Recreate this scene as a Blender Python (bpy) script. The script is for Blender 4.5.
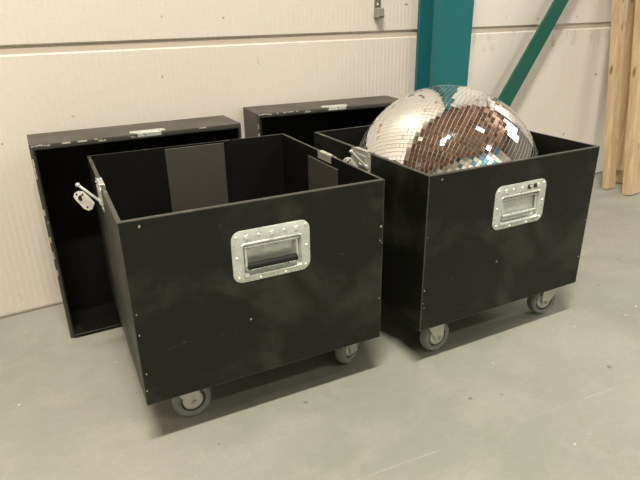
import bpy, bmesh, math, random
from mathutils import Vector, Matrix
random.seed(7)
for o in list(bpy.data.objects): bpy.data.objects.remove(o)
SC = bpy.context.scene
COL = SC.collection
cos, sin, pi = math.cos, math.sin, math.pi

# ------------------------------------------------------------------ camera
f_px, pitch, roll, yaw, cam_h = 552.357, 0.3931, -0.0170, 0.5281, 0.9230
F = Vector((sin(yaw)*cos(pitch), cos(yaw)*cos(pitch), -sin(pitch)))
R0 = Vector((cos(yaw), -sin(yaw), 0)); U0 = R0.cross(F)
R = R0*cos(roll) + U0*sin(roll); U = -R0*sin(roll) + U0*cos(roll)
cd = bpy.data.cameras.new('camera'); cam = bpy.data.objects.new('camera', cd); COL.objects.link(cam)
cd.sensor_width = 36; cd.lens = f_px/640*36; cd.clip_start = .02; cd.clip_end = 100
M = Matrix((R, U, -F)).transposed().to_4x4(); M.translation = (0, 0, cam_h); cam.matrix_world = M
SC.camera = cam
# ------------------------------------------------------------------ world, lamps, exposure
w = bpy.data.worlds.new('world'); SC.world = w; w.use_nodes = True
w.node_tree.nodes['Background'].inputs[0].default_value = (.55, .62, .7, 1)
w.node_tree.nodes['Background'].inputs[1].default_value = .6
def area(name, loc, sx, sy, power, col, target=None):
    l = bpy.data.lights.new(name, 'AREA'); l.shape = 'RECTANGLE'; l.size = sx; l.size_y = sy
    l.energy = power; l.color = col
    o = bpy.data.objects.new(name, l); o.location = loc; COL.objects.link(o)
    return o
WARM = (1.0, .93, .81)
area('tube_or_fill_lamp', (-.32, -.38, 4.6), 1.5, .15, 270, WARM)
area('tube_or_fill_lamp', (-6.5, -.8, 4.6), 1.5, .3, 120, WARM)  # added fill from the far left, brightens left faces of the boards
area('tube_or_fill_lamp', (3.0, -3.1, 4.6), 1.5, .2, 85, WARM)  # added fill, brightens the opposite wall and the right of the back wall
o = area('daylight_window', (6.9, .2, 3.6), 1.5, 2.0, 110, (1.0, .97, .92)); o.rotation_euler = (0, pi/2, 0)   # high window in the right wall
area('rooflight', (2.9, -.6, 4.78), .9, .6, 6, (.35, .65, 1.0))
SC.view_settings.view_transform = 'Standard'; SC.view_settings.look = 'None'
SC.view_settings.gamma = 1; SC.view_settings.use_curve_mapping = False
SC.view_settings.exposure = 0.55

# ------------------------------------------------------------------ materials
def mat(name, col, rough=.5, metal=0, spec=.5):
    m = bpy.data.materials.new(name); m.use_nodes = True
    b = m.node_tree.nodes['Principled BSDF']
    b.inputs['Base Color'].default_value = (*col, 1); b.inputs['Roughness'].default_value = rough
    b.inputs['Metallic'].default_value = metal; b.inputs['Specular IOR Level'].default_value = spec
    return m
class NT:
    def __init__(s, m):
        s.t = m.node_tree; s.b = s.t.nodes['Principled BSDF']
        s.tc = s.t.nodes.new('ShaderNodeTexCoord')
    def n(s, kind, **kw):
        x = s.t.nodes.new(kind)
        for k, v in kw.items(): setattr(x, k, v)
        return x
    def lk(s, a, b): s.t.links.new(a, b)
    def mapping(s, scale=(1, 1, 1), rot=(0, 0, 0), loc=(0, 0, 0)):
        x = s.n('ShaderNodeMapping'); s.lk(s.tc.outputs['Object'], x.inputs[0])
        x.inputs['Scale'].default_value = scale; x.inputs['Rotation'].default_value = rot; x.inputs['Location'].default_value = loc
        return x.outputs[0]
    def noise(s, scale, detail=4, rough=.5, vec=None, dist=0):
        x = s.n('ShaderNodeTexNoise'); x.inputs['Scale'].default_value = scale
        x.inputs['Detail'].default_value = detail; x.inputs['Roughness'].default_value = rough
        x.inputs['Distortion'].default_value = dist
        s.lk(vec or s.tc.outputs['Object'], x.inputs['Vector']); return x.outputs['Fac']
    def ramp(s, fac, stops):
        x = s.n('ShaderNodeValToRGB'); s.lk(fac, x.inputs[0]); e = x.color_ramp.elements
        while len(e) < len(stops): e.new(.5)
        for i, (p, c) in enumerate(stops):
            e[i].position = p; e[i].color = (*c, 1) if len(c) == 3 else c
        return x.outputs[0]
    def mix(s, fac, a, b, mode='MIX'):
        x = s.n('ShaderNodeMix', data_type='RGBA', blend_type=mode)
        for sock, v in ((x.inputs[0], fac), (x.inputs[6], a), (x.inputs[7], b)):
            if hasattr(v, 'is_linked'): s.lk(v, sock)
            elif isinstance(v, (int, float)): sock.default_value = v
            else: sock.default_value = (*v, 1)
        return x.outputs[2]
    def math(s, op, a, b=0.0, c=0.0):
        x = s.n('ShaderNodeMath', operation=op)
        for sock, v in zip(x.inputs, (a, b, c)):
            if hasattr(v, 'is_linked'): s.lk(v, sock)
            else: sock.default_value = v
        return x.outputs[0]
    def bump(s, h, strength=.3, dist=.002):
        x = s.n('ShaderNodeBump'); x.inputs['Strength'].default_value = strength; x.inputs['Distance'].default_value = dist
        s.lk(h, x.inputs['Height']); s.lk(x.outputs[0], s.b.inputs['Normal'])
G = lambda v: (v, v, v)

def floor_material():
    m = mat('concrete', (.33, .32, .27), .5); t = NT(m)
    c = t.ramp(t.noise(1.7, 6, .6), [(.3, (.20, .208, .172)), (.5, (.245, .25, .208)), (.72, (.29, .286, .245))])
    c = t.mix(t.ramp(t.noise(.8, 3, .5, t.mapping(loc=(4, 2, 0))), [(.42, G(0)), (.62, G(.5))]), c, (.272, .245, .218))
    c = t.mix(t.ramp(t.noise(14, 8, .7, t.mapping((1, 3, 1), (0, 0, .5))), [(.5, G(0)), (.75, G(.3))]), c, (.34, .335, .295))
    c = t.mix(t.ramp(t.noise(2.6, 5, .6, t.mapping(loc=(7, 1, 0)), .4), [(.46, G(0)), (.66, G(.55))]), c, (.185, .215, .165))
    c = t.mix(t.ramp(t.noise(6, 7, .68, t.mapping(loc=(2, 8, 0)), .3), [(.5, G(0)), (.72, G(.5))]), c, (.33, .315, .265))
    c = t.mix(t.ramp(t.noise(120, 3, .6), [(.45, G(0)), (.8, G(.25))]), c, (.16, .155, .13))
    # pale scuffs and small dark specks
    c = t.mix(t.ramp(t.noise(9, 3, .5, t.mapping((1, 7, 1), (0, 0, -.5)), .8), [(.70, G(0)), (.80, G(.3))]), c, (.42, .42, .37))
    c = t.mix(t.ramp(t.noise(38, 1, .3), [(.79, G(0)), (.80, G(.7))]), c, (.10, .09, .08))
    c = t.mix(t.ramp(t.noise(47, 1, .3, t.mapping(loc=(3, 9, 0))), [(.80, G(0)), (.81, G(.6))]), c, (.6, .6, .55))
    # faint pale score line across the slab
    sx = t.n('ShaderNodeSeparateXYZ'); t.lk(t.tc.outputs['Object'], sx.inputs[0])
    d = t.math('ABSOLUTE', t.math('SUBTRACT', t.math('MULTIPLY_ADD', sx.outputs[0], LINE[0], LINE[1]), sx.outputs[1]))
    line = t.math('MULTIPLY', t.math('LESS_THAN', d, .0015), t.ramp(t.noise(8, 3), [(.45, G(0)), (.65, G(.5))]))
    c = t.mix(line, c, (.38, .365, .32))
    t.lk(c, t.b.inputs['Base Color'])
    t.lk(t.ramp(t.noise(5, 5), [(.3, G(.42)), (.7, G(.6))]), t.b.inputs['Roughness'])
    t.bump(t.noise(60, 5), .15, .002)
    return m
LINE = (-.13, .80)
def wall_material(ribs=True):
    m = mat('ribbed_wall_panel' if ribs else 'smooth_wall_panel', (.8, .76, .66), .45); t = NT(m)
    base = (.60, .56, .49) if ribs else (.70, .66, .59)
    c = t.mix(t.ramp(t.noise(1.3, 4, .6), [(.35, G(0)), (.7, G(.6))]), base, (.62, .54, .485) if ribs else (.64, .575, .535))
    c = t.mix(t.ramp(t.noise(6, 6, .7, t.mapping((1, 1, .5))), [(.5, G(0)), (.8, G(.35))]), c, (.62, .56, .47))
    c = t.mix(t.ramp(t.noise(160, 2, .6), [(.45, G(0)), (.8, G(.22))]), c, (.40, .36, .30))
    # scratches and chips
    c = t.mix(t.ramp(t.noise(11, 2, .4, t.mapping((3, 1, .9), (0, .5, 0)), 1.2), [(.765, G(0)), (.79, G(.5))]), c, (.34, .28, .22))
    c = t.mix(t.ramp(t.noise(30, 1, .3, t.mapping(loc=(1, 0, 5))), [(.80, G(0)), (.81, G(.7))]), c, (.2, .17, .14))
    if not ribs:   # grime runs below the panel joint
        sx = t.n('ShaderNodeSeparateXYZ'); t.lk(t.tc.outputs['Object'], sx.inputs[0])
        band = t.math('MULTIPLY', t.math('GREATER_THAN', sx.outputs[2], .74), t.math('LESS_THAN', sx.outputs[2], .835))
        c = t.mix(t.math('MULTIPLY', band, t.ramp(t.noise(14, 4, .7, t.mapping((2, 1, .4))), [(.52, G(0)), (.68, G(.7))])), c, (.36, .31, .24))
    t.lk(c, t.b.inputs['Base Color'])
    if ribs:
        wv = t.n('ShaderNodeTexWave', wave_type='BANDS', bands_direction='X', wave_profile='SIN')
        wv.inputs['Scale'].default_value = 16.5; wv.inputs['Distortion'].default_value = 0
        t.lk(t.tc.outputs['Object'], wv.inputs['Vector']); t.bump(wv.outputs['Fac'], .42, .0014)
    else: t.bump(t.noise(25, 4), .12, .002)
    return m
def paint(name, col, rough, dust=.0, dustcol=(.16, .155, .13), seed=0, spec=.4):
    m = mat(name, col, rough, spec=spec); t = NT(m)
    d = t.ramp(t.noise(4.5, 6, .62, t.mapping(loc=(seed, seed*2, 1)), .6), [(.47, G(0)), (.72, G(dust))])
    c = t.mix(d, col, dustcol)
    s = t.ramp(t.noise(8, 3, .5, t.mapping((1, 1, 5), (0, .6, .4)), 2.0), [(.70, G(0)), (.78, G(dust*1.3))])
    c = t.mix(s, c, dustcol)
    c = t.mix(t.ramp(t.noise(42, 1, .3, t.mapping(loc=(seed, 3, 2))), [(.82, G(0)), (.825, G(.5))]), c, (.5, .48, .42))
    t.lk(c, t.b.inputs['Base Color'])
    t.lk(t.ramp(t.noise(7, 4), [(.3, G(rough-.06)), (.7, G(rough+.1))]), t.b.inputs['Roughness'])
    t.bump(t.noise(260, 2), .12, .0006)
    return m
def worn(name, lo, hi, pale=(.50, .46, .36), seed=0, scale=16):
    m = mat(name, (.05, .05, .04), .5); t = NT(m)
    c = t.mix(t.ramp(t.noise(scale, 5, .7, t.mapping(loc=(seed, 0, 0))), [(lo, G(0)), (hi, G(1))]), (.040, .038, .031), pale)
    t.lk(c, t.b.inputs['Base Color']); return m
def steel(name, col=(.62, .63, .58), rough=.32):
    m = mat(name, col, rough, .55); t = NT(m)
    t.lk(t.mix(t.ramp(t.noise(30, 4), [(.35, G(0)), (.7, G(.6))]), col, tuple(x*.7 for x in col)), t.b.inputs['Base Color'])
    t.lk(t.ramp(t.noise(45, 3), [(.3, G(rough-.08)), (.7, G(rough+.15))]), t.b.inputs['Roughness'])
    t.bump(t.noise(50, 3), .15, .001); return m
def wood_material():
    m = mat('pine', (.6, .42, .22), .6); t = NT(m)
    g = t.noise(11, 6, .65, t.mapping((6, 6, .35)), .5)
    c = t.ramp(g, [(.3, (.42, .275, .15)), (.5, (.55, .395, .23)), (.7, (.66, .50, .31))])
    k = t.n('ShaderNodeTexVoronoi'); k.inputs['Scale'].default_value = 4.2
    t.lk(t.mapping((3.0, 3.0, 1.0)), k.inputs['Vector'])
    c = t.mix(t.ramp(k.outputs['Distance'], [(.07, G(.85)), (.13, G(0))]), c, (.20, .10, .045))
    t.lk(c, t.b.inputs['Base Color']); t.bump(g, .2, .002); return m
M_floor = floor_material(); M_wall = wall_material(True); M_wall2 = wall_material(False)
M_joint = mat('panel_joint', (.46, .40, .32), .6)
M_black = paint('black_paint', (.0055, .006, .0042), .40, .9, (.036, .037, .028), 0, .27)
M_lid = paint('dusty_black_paint', (.036, .031, .024), .42, .25, (.08, .075, .06), 6)
M_inner = paint('black_paint_inside', (.004, .004, .0035), .6, .03, (.02, .02, .017), 5, .12)
M_worn = worn('worn_edge', .60, .78, (.36, .34, .27)); M_chip = worn('chipped_edge', .58, .62, (.6, .56, .46), 3, 12)
M_felt = worn('felt', .35, .8, (.05, .047, .038), 2, 90)
M_zinc = steel('zinc', (.62, .65, .59), .30); M_zinc_dull = steel('dull_zinc', (.52, .52, .46), .42)
M_white_zinc = mat('pale_zinc', (.78, .76, .70), .4, .5)
M_rubber = mat('black_rubber', (.010, .010, .010), .6, spec=.25); M_tyre = mat('grey_tyre', (.16, .175, .165), .6)
M_dark = mat('dark_gap', (.02, .02, .018), .7)
M_teal = paint('teal_paint', (.010, .125, .135), .38, .2, (.035, .16, .16), 11)
M_blue = mat('blue_paint', (.08, .26, .42), .4)
M_green = paint('green_paint', (.008, .085, .062), .42, .2, (.02, .11, .08), 8)
M_wood = wood_material()
M_brown = mat('brown_deck', (.36, .20, .125), .6)
M_bare = mat('bare_wood_chip', (.42, .39, .32), .7)
M_mirror = mat('mirror_tile', (.90, .90, .88), .035, 1.0)
M_grout = mat('grout', (.42, .41, .38), .4)

# ------------------------------------------------------------------ mesh helpers
def link(name, bm, mats, parent=None, loc=None, rot=None, smooth=False):
    me = bpy.data.meshes.new(name); bmesh.ops.recalc_face_normals(bm, faces=bm.faces)
    bm.to_mesh(me); bm.free()
    for m in (mats if isinstance(mats, (list, tuple)) else [mats]): me.materials.append(m)
    if smooth:
        for p in me.polygons: p.use_smooth = True
        try: me.set_sharp_from_angle(angle=math.radians(35))
        except Exception: pass
    o = bpy.data.objects.new(name, me); COL.objects.link(o)
    if parent: o.parent = parent
    if loc is not None: o.location = loc
    if rot is not None: o.rotation_euler = rot
    return o
def thing(name, label, cat, loc=(0, 0, 0), rz=0, group=None):
    o = bpy.data.objects.new(name, None); COL.objects.link(o); o.empty_display_size = .05
    o.location = loc; o.rotation_euler = (0, 0, rz); tag(o, label, cat, group); return o
def tag(o, label, cat, group=None):
    o['label'] = label; o['category'] = cat
    if group: o['group'] = group
def struct(name, bm, m):
    o = link(name, bm, m); o['kind'] = 'structure'; return o
def add_box(bm, x0, x1, y0, y1, z0, z1, bev=0, mi=0, seg=1):
    vs = [bm.verts.new(c) for c in ((x0,y0,z0),(x1,y0,z0),(x1,y1,z0),(x0,y1,z0),(x0,y0,z1),(x1,y0,z1),(x1,y1,z1),(x0,y1,z1))]
    fs = [bm.faces.new([vs[i] for i in q]) for q in ((3,2,1,0),(4,5,6,7),(0,1,5,4),(1,2,6,5),(2,3,7,6),(3,0,4,7))]
    for f in fs: f.material_index = mi
    if bev:
        es = list({e for f in fs for e in f.edges})
        bmesh.ops.bevel(bm, geom=es, offset=bev, segments=seg, affect='EDGES', profile=.5)
    return vs
def add_cyl(bm, p0, p1, r, n=20, r2=None, cap=True, mi=0):
    p0 = Vector(p0); p1 = Vector(p1); a = (p1-p0).normalized(); r2 = r if r2 is None else r2
    t = Vector((0, 0, 1)) if abs(a.z) < .9 else Vector((1, 0, 0)); u = a.cross(t).normalized(); v = a.cross(u)
    A = [bm.verts.new(p0 + (u*cos(2*pi*i/n)+v*sin(2*pi*i/n))*r) for i in range(n)]
    B = [bm.verts.new(p1 + (u*cos(2*pi*i/n)+v*sin(2*pi*i/n))*r2) for i in range(n)]
    fs = [bm.faces.new((A[i], A[(i+1) % n], B[(i+1) % n], B[i])) for i in range(n)]
    if cap: fs += [bm.faces.new(A[::-1]), bm.faces.new(B)]
    for f in fs: f.material_index = mi
def add_lathe(bm, prof, origin, axis, n=40, mi=0):
    """prof: list of (radius, height along axis), closed loop"""
    o = Vector(origin); a = Vector(axis).normalized(); t = Vector((0, 0, 1)) if abs(a.z) < .9 else Vector((1, 0, 0))
    u = a.cross(t).normalized(); v = a.cross(u)
    rings = [[bm.verts.new(o + a*h + (u*cos(2*pi*i/n)+v*sin(2*pi*i/n))*r) for i in range(n)] for r, h in prof]
    for k in range(len(rings)):
        A, B = rings[k], rings[(k+1) % len(rings)]
        for i in range(n):
            f = bm.faces.new((A[i], A[(i+1) % n], B[(i+1) % n], B[i])); f.material_index = mi
def add_ball(bm, c, r, mi=0, sub=2):
    g = bmesh.ops.create_icosphere(bm, subdivisions=sub, radius=r, matrix=Matrix.Translation(c))
    for v in g['verts']:
        for f in v.link_faces: f.material_index = mi
def rrect(w, h, r, cx=0, cz=0, n=6):
    pts = []
    for sx, sz, a0 in ((1, 1, 0), (-1, 1, pi/2), (-1, -1, pi), (1, -1, 1.5*pi)):
        for i in range(n+1):
            a = a0 + pi/2*i/n
            pts.append((cx + sx*(w/2-r) + r*cos(a), cz + sz*(h/2-r) + r*sin(a)))
    return pts
def bridge(bm, A, B, mi=0):
    n = len(A)
    for i in range(n):
        f = bm.faces.new((A[i], A[(i+1) % n], B[(i+1) % n], B[i])); f.material_index = mi
def solid_prism(bm, pts, f3, mi=0, holes=()):
    """pts in 2D -> closed slab between f3(p,0) and f3(p,1)"""
    A = [bm.verts.new(f3(p, 0)) for p in pts]; B = [bm.verts.new(f3(p, 1)) for p in pts]
    bm.faces.new(A[::-1]).material_index = mi; bm.faces.new(B).material_index = mi; bridge(bm, A, B, mi)

# ------------------------------------------------------------------ the hall
YW = 1.9167; ZS = .831
bm = bmesh.new(); add_box(bm, -12, 7.2, -4.5, YW+.3, -.2, 0); struct('floor', bm, M_floor)
def panels(name, x0, x1, m):
    bm = bmesh.new(); z = .0; top = ZS - .012
    add_box(bm, x0, x1, YW, YW+.1, 0.0, top, .004)
    z = top + .024
    while z < 4.8:
        z2 = min(z + 1.10, 4.9); add_box(bm, x0, x1, YW, YW+.1, z, z2, .004); z = z2 + .024
    # back of the joint
    add_box(bm, x0, x1, YW+.007, YW+.09, .1, 4.9, 0, 1)
    return struct(name, bm, [m, M_joint])
panels('wall_back', -12, 1.69, M_wall); panels('wall_back_right', 1.69, 7, M_wall2)
bm = bmesh.new(); add_box(bm, -12, 1.60, YW-.006, YW, 0, .009, .002); add_box(bm, 1.79, 7, YW-.006, YW, 0, .009, .002)
struct('trim_1', bm, mat('floor_joint_sealant', (.26, .23, .18), .8))
bm = bmesh.new(); add_box(bm, -12.2, -12, -4.3, 2.1, 0, 4.9); struct('wall_left', bm, M_wall2)
bm = bmesh.new(); add_box(bm, 7, 7.2, -4.3, 2.1, 0, 4.9); struct('wall_right', bm, mat('grey_wall', (.20, .20, .18), .6))
bm = bmesh.new(); add_box(bm, -12, 7, -4.5, -4.3, 0, 4.9); struct('wall_front', bm, M_wall2)
bm = bmesh.new()
add_box(bm, -12, 7, -4.3, YW+.1, 4.9, 5.0)
for i in range(47):
    x = -12 + .4*i; add_box(bm, x, x+.2, -4.3, YW, 4.82, 4.90)
struct('ceiling', bm, M_brown)

# teal column (H section) and brace
def column(x0, x1, yf, yb, z1, name, lab, group=None):
    bm = bmesh.new(); s = 1 if yb > yf else -1
    lo, hi = sorted((yf, yf+s*.040)); add_box(bm, x0, x1, lo, hi, .012, z1, .003)
    lo, hi = sorted((yb-s*.014, yb)); add_box(bm, x0, x1, lo, hi, .012, z1, .002)
    xm = (x0+x1)/2; lo, hi = sorted((yf+s*.02, yb-s*.01)); add_box(bm, xm-.045, xm+.045, lo, hi, .012, z1)
    o = thing(name, lab, 'steel column', (0, 0, 0), 0, group)
    link('shaft', bm, M_teal, o)
    bm = bmesh.new(); lo, hi = sorted((yf, yb)); add_box(bm, x0-.03, x1+.03, lo-.0, hi, 0, .012, .002); link('base_plate', bm, M_teal, o)
    return o
column(1.603, 1.786, YW-.135, YW, 4.82, 'steel_column', 'upright teal painted steel column against the cream wall behind the mirror ball')
for k, x in enumerate((-7.4, -4.4, -1.4, .6, 1.9, 3.2, 4.5)):   # row added on the opposite wall for teal and blue reflections in the mirror ball
    bm = bmesh.new(); add_box(bm, x-.1, x+(.1 if k < 3 else .4), -4.3, -4.1, 0, 4.82, .004); struct('trim_%d' % (k+2), bm, M_teal if k < 3 else M_blue)
# brace: flat member, end points taken on its own plane
pts = [(2.346, .9526), (2.046, .537)]; ptr = [(2.438, .952), (2.120, .493)]
def ext(p, q, z): t = (z-p[1])/(q[1]-p[1]); return p[0]+t*(q[0]-p[0])
bm = bmesh.new(); YB = 1.83
poly = [(ext(*pts, 2.9), 2.9), (ext(*pts, .13), .13), (ext(*ptr, .13), .13), (ext(*ptr, 2.9), 2.9)]
solid_prism(bm, poly, lambda p, k: (p[0], YB + .012*k, p[1]))
# turned-back flange along its lower edge makes it an angle section
dx = .010
poly = [(ext(*ptr, 2.9)-dx, 2.9), (ext(*ptr, .13)-dx, .13), (ext(*ptr, .13), .13), (ext(*ptr, 2.9), 2.9)]
solid_prism(bm, poly, lambda p, k: (p[0], YB + .012 + .04*k, p[1]))
o = link('diagonal_brace', bm, M_green); tag(o, 'dark green diagonal steel brace rising to the right in front of the wall', 'steel brace')

# strap hanging on the wall
o = thing('wall_bracket', 'small grey metal strap bracket fixed on the upper cream wall left of the teal column', 'bracket', (1.39, YW, .895))
bm = bmesh.new(); add_box(bm, -.008, .0155, -.006, 0, .030, .36, .001)
add_box(bm, -.008, -.0055, -.012, -.006, .030, .36); add_box(bm, .013, .0155, -.012, -.006, .030, .36)
link('strap', bm, mat('strap_grey', (.16, .17, .14), .5, .3), o)
bm = bmesh.new(); add_box(bm, -.0095, .022, -.03, 0, -.002, .035, .003); add_box(bm, -.0060, .020, -.034, -.028, .004, .010, .001)
link('end_block', bm, mat('block_grey', (.27, .28, .25), .5, .4), o)
bm = bmesh.new(); add_ball(bm, (.0035, -.0065, .048), .005); link('screw', bm, M_white_zinc, o)

# ------------------------------------------------------------------ pine boards
def board(x, y, w, t, label, L=2.3, rz=0.0, lean=.128, bat=False):
    o = thing('pine_board', label, 'board', (x, y, 0), rz, 'pine boards leaning on the wall')
    bm = bmesh.new(); a = math.atan(lean)
    vs = add_box(bm, 0, w, 0, t, 0, L, .0015)
    # lean back on the bottom back edge
    bmesh.ops.rotate(bm, verts=bm.verts, cent=(0, t, 0), matrix=Matrix.Rotation(-a, 3, 'X'))
    low = min(v.co.z for v in bm.verts)
    for v in bm.verts: v.co.z -= low
    link('plank', bm, M_wood, o)
    if bat:
        bm = bmesh.new(); add_box(bm, -.028, -.0005, 0, t, .075, L-.3, .0015)
        bmesh.ops.rotate(bm, verts=bm.verts, cent=(0, t, 0), matrix=Matrix.Rotation(-a, 3, 'X'))
        link('batten', bm, M_wood, o)
    return o
# base leans so the top back edge meets the wall: length follows from y
def blen(y, t): return (YW - .004 - (y + t))/sin(math.atan(.128))
board(2.798, 1.682, .068, .036, 'pine batten leaning on the wall, leftmost of the three', 1.44, .08, .131)
board(2.964, 1.705, .040, .052, 'pine batten with a shorter strip on its left edge, middle of the three leaning', 1.50, .05, .098, bat=True)
board(2.786, 1.555, .105, .042, 'pine board leaning at the right photo edge, nearest of the three to the camera', 2.62, .03, .128)

# ------------------------------------------------------------------ flight cases
W, D, H, ZB, T = .600, .6066, .4296, .1280, .009
def open_box(w, d, h, t, tb, bo=.0022, br=.002):
    """open top shell, inner floor thickness tb. materials: 0 outside, 1 inside, 2 worn edges, 3 rim"""
    bm = bmesh.new()
    def ring(x0, x1, y0, y1, z): return [bm.verts.new(c) for c in ((x0,y0,z),(x1,y0,z),(x1,y1,z),(x0,y1,z))]
    a, b = ring(0, w, 0, d, 0), ring(0, w, 0, d, h)
    c, e = ring(t, w-t, t, d-t, h), ring(t, w-t, t, d-t, tb)
    bm.faces.new(a[::-1]); outer = []
    for i in range(4): outer.append(bm.faces.new((a[i], a[(i+1) % 4], b[(i+1) % 4], b[i])))
    for i in range(4): bm.faces.new((b[i], b[(i+1) % 4], c[(i+1) % 4], c[i])).material_index = 3
    for i in range(4): bm.faces.new((c[i], c[(i+1) % 4], e[(i+1) % 4], e[i])).material_index = 1
    bm.faces.new(e).material_index = 1
    E = [bm.edges.get((a[i], a[(i+1) % 4])) for i in range(4)] + [bm.edges.get((a[i], b[i])) for i in range(4)]
    E2 = [bm.edges.get((b[i], b[(i+1) % 4])) for i in range(4)] + [bm.edges.get((c[i], c[(i+1) % 4])) for i in range(4)]
    bmesh.ops.bevel(bm, geom=[x for x in E + E2[:4]], offset=bo, segments=2, affect='EDGES', profile=.6, material=2)
    return bm
def cut(o, boxes):
    bm = bmesh.new()
    for b in boxes: add_box(bm, *b)
    bmesh.ops.recalc_face_normals(bm, faces=bm.faces)
    me = bpy.data.meshes.new('c'); bm.to_mesh(me); bm.free(); c = bpy.data.objects.new('c', me); COL.objects.link(c); c.parent = o.parent
    m = o.modifiers.new('b', 'BOOLEAN'); m.object = c; m.operation = 'DIFFERENCE'; m.solver = 'EXACT'
    dg = bpy.context.evaluated_depsgraph_get(); dg.update()
    new = bpy.data.meshes.new_from_object(o.evaluated_get(dg)); o.modifiers.clear(); o.data = new
    bpy.data.objects.remove(c)
HX, HZ = .3105, .3066      # handle centre in case coordinates (z above case bottom)
def make_handle(parent, black):
    """recessed spring handle on the front face (y=0), outwards is -y"""
    root = None
    bm = bmesh.new()
    V = lambda p, y: bm.verts.new((p[0], y, p[1]))
    rows = [(rrect(.184, .122, .022), 0.0), (rrect(.184, .122, .022), -.0012), (rrect(.181, .119, .0205), -.0022),
            (rrect(.146, .082, .009, .001, -.009), -.0022), (rrect(.143, .079, .008, .001, -.009), -.0042),
            (rrect(.138, .074, .006, .001, -.009), -.0042), (rrect(.134, .070, .005, .001, -.009), -.001),
            (rrect(.126, .062, .004, .001, -.009), .0135)]
    loops = [[V(p, y) for p in pts] for pts, y in rows]
    for A, B in zip(loops, loops[1:]): bridge(bm, A, B)
    bm.faces.new(loops[-1])
    bk = [V(p, .0155) for p in rrect(.130, .066, .004, .001, -.009)]; bk0 = [V(p, 0.0) for p in rrect(.137, .073, .004, .001, -.009)]
    bridge(bm, loops[0], bk0); bridge(bm, bk0, bk); bm.faces.new(bk)
    plate = link('handle_plate', bm, M_zinc, parent, (HX, 0, HZ), smooth=True)
    # rivets
    rv = None
    for x, z in ((-.081, .048), (.081, .050), (-.082, .0), (.083, .0), (-.080, -.048), (.080, -.048), (-.03, -.0555), (.03, -.0555), (-.03, .047), (.03, .047)):
        if rv is None:
            bm = bmesh.new(); add_lathe(bm, [(.0001, -.0045), (.002, -.0042), (.0034, -.002), (.0034, -.0), (.0001, 0)], (0, 0, 0), (0, 1, 0), 12)
            rv = link('rivet', bm, M_white_zinc, plate, (x, 0, z))
        else:
            c = rv.copy(); COL.objects.link(c); c.location = (x, 0, z)
    for x in (-.045, -.015, .017, .048):
        c = rv.copy(); COL.objects.link(c); c.location = (x, .0128, .0115)
    #                    star-stamped spring seats along the top strip
    for x in (-.058, 0, .058):
        pts = [((.0068 if k % 2 else .0034)*cos(pi*k/4+.2) + x, (.0068 if k % 2 else .0034)*sin(pi*k/4+.2) + .0455) for k in range(8)]
        bm = bmesh.new(); solid_prism(bm, pts, lambda p, k: (p[0], -.0020 - .0026*k, p[1]))
        link('stamped_star', bm, M_white_zinc, plate)
    if not black:
        for x in (.020, .042):
            bm = bmesh.new(); add_box(bm, x, x+.012, -.0030, -.0018, .0395, .0515); link('slot', bm, M_dark, plate)
    # hinge bar and side arms
    bm = bmesh.new()
    add_cyl(bm, (-.063, .003, .0195), (.066, .003, .0195), .0032, 12)
    for s in (-1, 1): add_cyl(bm, (s*.0605, .003, .0195), (s*.0605, -.001, -.024), .0028, 10)
    if not black: add_box(bm, -.058, .060, .008, .0095, -.028, .013, .0005); add_cyl(bm, (-.0605, -.001, -.024), (.0605, -.001, -.024), .0042, 14)
    link('bail', bm, M_zinc, plate, smooth=True)
    if black:
        bm = bmesh.new(); n = 16
        add_lathe(bm, [(.0001, 0), (.0075, 0), (.0085, .002)] + [x for i in range(12) for x in ((.0085, .004+i*.009), (.0079, .0085+i*.009))] + [(.0085, .114), (.0075, .116), (.0001, .116)], (-.058, -.0025, -.0235), (1, 0, 0), 20)
        g = link('grip', bm, M_rubber, plate, smooth=True); g['label'] = 'black rubber grip'
    return plate
def make_caster(parent, u, v, rz, r=.048):
    c = link('caster', (lambda b: b)(caster_bm(r)), M_zinc_dull, parent, (u, v, 0), (0, 0, rz), smooth=True)
    wz = -ZB + r
    bm = bmesh.new()
    rim = .031
    add_lathe(bm, [(rim, -.013), (r-.006, -.0155), (r-.002, -.012), (r, -.006), (r, .006), (r-.002, .012), (r-.006, .0155), (rim, .013)], (0.018, 0, wz), (0, 1, 0), 40)
    add_lathe(bm, [(.0001, -.008), (rim, -.008), (rim, .008), (.0001, .008)], (.018, 0, wz), (0, 1, 0), 32, 2)
    add_lathe(bm, [(.0001, -.0145), (.023, -.0145), (.0265, -.011), (.0265, .011), (.023, .0145), (.0001, .0145)], (.018, 0, wz), (0, 1, 0), 32, 1)
    w_ = link('wheel', bm, [M_tyre, M_zinc_dull, M_dark], c, smooth=True); w_['label'] = 'grey rubber wheel with metal hub'
    return c
def caster_bm(r):
    bm = bmesh.new(); add_box(bm, -.042, .042, -.034, .034, -.004, 0, .001)
    add_cyl(bm, (0, 0, -.004), (0, 0, -.018), .024, 24); top = -.018; wz = -ZB + r
    add_box(bm, -.022, .030, -.0235, .0235, -.022, -.018, .001)
    for s in (-1, 1):
        y0 = s*.0185; pts = [(-.032, -.018), (.032, -.018), (.033, wz+.006), (.027, wz-.010), (.014, wz-.013), (.006, wz-.004), (-.022, -.040), (-.032, -.026)]
        solid_prism(bm, pts, lambda p, k: (p[0], y0 + s*.0035*k, p[1]))
        add_cyl(bm, (.018, y0, wz), (.018, s*.0275, wz), .0065, 6)
        add_cyl(bm, (.018, y0, wz), (.018, s*.030, wz), .003, 10)
    return bm
def wing_plate(bm, f3, s=1.0):
    """rounded zinc keeper with one big and two small holes, as a slab"""
    out = [(.0, .030), (.006, .034), (.020, .034), (.030, .030), (.040, .014), (.044, .004), (.042, -.008), (.034, -.016), (.026, -.014), (.012, .004), (.002, .018)]
    solid_prism(bm, out, f3)
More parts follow.
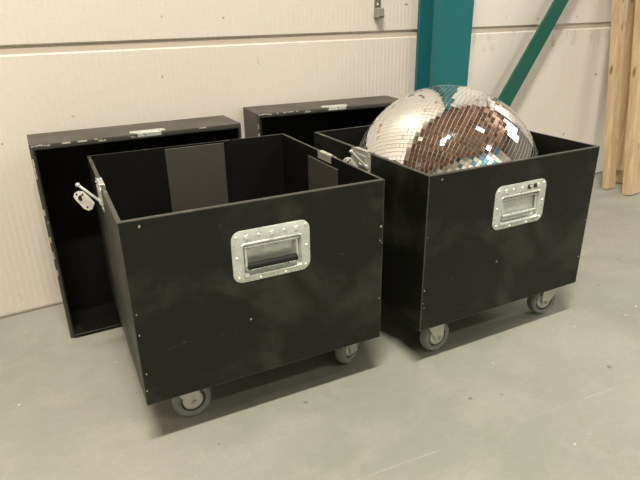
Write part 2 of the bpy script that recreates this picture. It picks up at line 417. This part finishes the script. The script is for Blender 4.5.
root_of = lambda o: o.parent
def make_latch(parent, side, v, is_open, z=H):
    """butterfly latch dish on a case side; side=-1 left (x=0), +1 right (x=W)"""
    x0 = 0 if side < 0 else W; s = side
    bm = bmesh.new()
    pts = rrect(.104, .060, .006, v, z-.0305)
    solid_prism(bm, pts, lambda p, k: (x0 + s*(.0002 + .0018*k), p[0], p[1]))
    # raised ring and folded-over strip on the rim and inside
    add_box(bm, *sorted((x0 + s*.0018, x0 + s*.004)), v-.030, v+.030, z-.052, z-.012, .001)
    add_box(bm, *sorted((x0 - s*(T+.0015), x0 + s*.002)), v-.032, v+.032, z+.0001, z+.0016, .0005)
    add_box(bm, *sorted((x0 - s*(T+.0020), x0 - s*(T+.0003))), v-.040, v+.040, z-.020, z+.001, .0005)
    for dv in (-.044, .044):
        for dz in (-.010, -.052): add_ball(bm, (x0 + s*.0022, v+dv, z+dz), .0028, 0, 1)
    L = link('latch', bm, M_zinc_dull, parent, smooth=True)
    bm = bmesh.new()
    if is_open:
        # swung-out wing plate with holes (stands away from the case side)
        P = lambda a, c: Vector((x0 + s*(.006 + a*.88), v - .014 + a*.25, z - .050 + c*.85))
        d = Vector((.25*s, 1, 0)).normalized()*.0016
        solid_prism(bm, [(.012, .006), (.020, -.012), (.030, -.016), (.040, -.010), (.056, .016), (.060, .026), (.056, .036), (.046, .042), (.034, .040), (.024, .026)], lambda p, k: P(*p) + d*k)
        wing = link('keeper', bm, M_white_zinc, root_of(L))
        for a, c, r in ((.042, .022, .0072), (.051, .033, .0028), (.031, -.006, .0028), (.037, .0315, .0028)):
            q = P(a, c) - d*.35; q2 = P(a, c) + d*1.3; bm = bmesh.new(); add_cyl(bm, q, q2, r, 16)
            link('keeper_hole', bm, M_dark, wing)
        bm = bmesh.new(); a0 = Vector((x0 + s*.003, v-.03, z-.040)); a1 = Vector((x0 + s*.046, v-.022, z+.006))
        add_cyl(bm, a0, a1, .0032, 12); add_ball(bm, a1, .0052); add_cyl(bm, a0 + Vector((0, -.012, 0)), a0 + Vector((0, .03, 0)), .005, 12)
        link('latch_arm', bm, M_zinc, L, smooth=True)
    else:
        add_cyl(bm, (x0 + s*.004, v, z-.032), (x0 + s*.008, v, z-.032), .016, 24)
        add_box(bm, *sorted((x0 + s*.007, x0 + s*.0095)), v-.014, v+.014, z-.034, z-.030, .0005)
        link('latch_turn', bm, M_zinc, L, smooth=True)
    return L
def make_case(loc, rz, label, black, cast, spots):
    rnd = random.Random(spots)
    root = thing('flight_case', label, 'flight case', loc, rz, 'open flight cases on casters')
    sh = link('shell', open_box(W, D, H, T, .0095), [M_black, M_inner, M_worn, M_worn], root, (0, 0, 0))
    cut(sh, [(HX-.0695, HX+.0715, -.01, T+.01, HZ-.0465, HZ+.0285)])
    make_handle(root, black)
    # felt pads that cover the handle backs and the latch backs inside
    if black:
        bm = bmesh.new(); add_box(bm, .213, .393, D-T-.006, D-T-.0002, .215, .425, .001); link('felt_pad', bm, M_felt, root)
        bm = bmesh.new(); add_box(bm, .215, .395, T+.0078, T+.0108, .205, .385, .001)
        link('felt_pad', bm, M_felt, root)
        bm = bmesh.new(); add_box(bm, W-T-.006, W-T-.0002, .214, .394, .20, .404, .001); link('felt_pad', bm, M_felt, root)
    make_latch(root, -1, .31, True); make_latch(root, 1, .295, False)
    for (u, v, a) in cast: make_caster(root, u, v, a)
    # pale chips in the paint along the edges
    bm = bmesh.new(); bm.from_mesh(sh.data)
    for k in range(9):
        u, z, s = ((0.0, rnd.uniform(.02, H), 1) if k % 2 else (W, rnd.uniform(.02, H), -1))
        n = 6; r = rnd.uniform(.0008, .0022); cx = u + s*rnd.uniform(.005, .010)
        pts = [(cx + r*rnd.uniform(.6, 1.1)*cos(2*pi*i/n), z + r*rnd.uniform(.8, 2.0)*sin(2*pi*i/n)) for i in range(n)]
        solid_prism(bm, pts, lambda p, q: (p[0], .0001 - .0004*q, p[1]), 4)
    bm.to_mesh(sh.data); bm.free(); sh.data.materials.append(M_bare)
    return root
make_case((.1620, 1.0425, ZB), -.0748, 'empty open black flight case on casters, nearest at the left, black handle grip', True,
          [(.095, .088, .06), (.545, .098, .55), (.09, .53, .3), (.51, .53, .3)], 3)
make_case((.8634, .9610, ZB), -.0570, 'open black flight case on casters holding the large mirror ball', False,
          [(.092, .068, .10), (.563, .070, 3.0), (.09, .54, .3), (.51, .54, .3)], 9)

# ------------------------------------------------------------------ case lids on edge
def make_lid(loc, rz, label, LH, latch_u, seed):
    """open side faces -y; stands on one edge"""
    root = thing('flight_case_lid', label, 'case lid', loc, rz, 'case lids standing by the wall')
    TL = .170
    bm = open_box(W, LH, TL, T, .010)
    # tongue inside the rim
    bmesh.ops.transform(bm, matrix=Matrix.Rotation(pi/2, 4, 'X'), verts=bm.verts)   # z->-y ; y->z
    # now x 0..W, z 0..LH, y 0..-TL (open at -TL); move so the rim is at y=0
    for v in bm.verts: v.co.y += TL
    sh = link('shell', bm, [M_lid, M_inner, M_worn, M_chip], root)
    bm = bmesh.new(); y0, y1 = -.010, .05; a, b = T+.0003, T+.0045
    for q in ((a, W-a, y0, y1, LH-b, LH-a), (a, W-a, y0, y1, a, b), (a, b, y0, y1, b, LH-b), (W-b, W-a, y0, y1, b, LH-b)):
        add_box(bm, *q, .0006)
    link('tongue', bm, M_black, root)
    bm = bmesh.new()
    pts = [(-.052, .034), (-.046, .042), (.046, .042), (.052, .034), (.052, .018), (.032, -.001), (-.032, -.001), (-.052, .018)]
    solid_prism(bm, pts, lambda p, k: (latch_u + p[0], .001 + p[1], LH + .0002 + .0016*k))
    add_box(bm, latch_u-.026, latch_u+.026, .004, .030, LH+.0015, LH+.0032, .0006)
    add_box(bm, latch_u-.034, latch_u+.034, -.002, -.0002, LH-.009, LH+.0015, .0004)
    for dx in (-.044, .044): add_ball(bm, (latch_u+dx, .030, LH+.002), .0026, 0, 1)
    link('latch_dish', bm, M_zinc, root, smooth=True)
    # bare-wood chips knocked out of the rim
    rnd = random.Random(seed); bm = bmesh.new(); bm.from_mesh(sh.data)
    for k in range(8):
        c = rnd.uniform(.01, W-.01) if k > 4 else rnd.uniform(.01, .10) + (0 if k < 3 else latch_u-.06)
        if abs(c-latch_u) < .055: continue
        h = rnd.uniform(.003, .013)
        add_box(bm, c-h, c+h, -.0006, .0003, LH-rnd.uniform(.003, .006), LH-.001, 0, 4)
    for k in range(9):
        c = rnd.uniform(.15, LH-.02); h = rnd.uniform(.002, .012); add_box(bm, .001, .0045, -.0006, .0003, c-h, c+h, 0, 4)
        c = rnd.uniform(.15, LH-.02); add_box(bm, W-.0045, W-.001, -.0006, .0003, c-h, c+h, 0, 4)
    bm.to_mesh(sh.data); bm.free(); sh.data.materials.append(M_bare)
    return root
make_lid((.0690, 1.6560, 0), -.0514, 'black case lid standing on edge by the wall, leftmost, behind the empty case', .6025, .318, 4)
make_lid((.7780, 1.7430, 0), -.1200, 'black case lid standing on edge between the other lid and the teal column', .6025, .302, 8)

# ------------------------------------------------------------------ mirror ball
def mirror_ball(c, r):
    root = thing('mirror_ball', 'large silver mosaic mirror ball resting inside the right flight case', 'mirror ball', c)
    bm = bmesh.new(); bmesh.ops.create_uvsphere(bm, u_segments=96, v_segments=48, radius=r-.0022)
    link('core', bm, M_grout, root, smooth=True)
    ax = (R*.46 + U*.76 + F*.46).normalized(); e1 = ax.cross(Vector((0, 0, 1))).normalized(); e2 = ax.cross(e1)
    bm = bmesh.new(); s = .0118; rows = int(pi*r/s); rnd = random.Random(2)
    for i in range(rows):
        th = (i+.5)/rows*pi; rr = r*sin(th); n = max(6, int(2*pi*rr/s/8)*8); off = 0; rt = rnd.gauss(0, .014)
        for j in range(n):
            ph = 2*pi*(j+off)/n
            nrm = (e1*cos(ph)+e2*sin(ph))*sin(th) + ax*cos(th); nrm.normalize()
            if (nrm*r).z < -.10: continue
            if rnd.random() < .002: continue
            t1 = (-e1*sin(ph)+e2*cos(ph)).normalized(); t2 = nrm.cross(t1)
            hw = min(pi*rr/n, s/2)*.92; hh = pi*r/rows/2*.92; k = .009
            n2 = (nrm + t1*rnd.gauss(0, k) + t2*(rnd.gauss(0, k) + rt)).normalized()
            a = (t1 - n2*t1.dot(n2)).normalized(); b = n2.cross(a); p = nrm*r
            vt = [bm.verts.new(p + a*x*hw + b*y*hh) for x, y in ((-1,-1),(1,-1),(1,1),(-1,1))]
            f = bm.faces.new(vt)
            if f.normal.dot(nrm) < 0: pass
            vb = [bm.verts.new(v.co - nrm*.002) for v in vt]
            for q in range(4): bm.faces.new((vt[q], vb[q], vb[(q+1) % 4], vt[(q+1) % 4])).material_index = 1
    link('mirror_tiles', bm, [M_mirror, M_grout], root)
    return root
mirror_ball((1.1835, 1.2520, .4280), .2850)
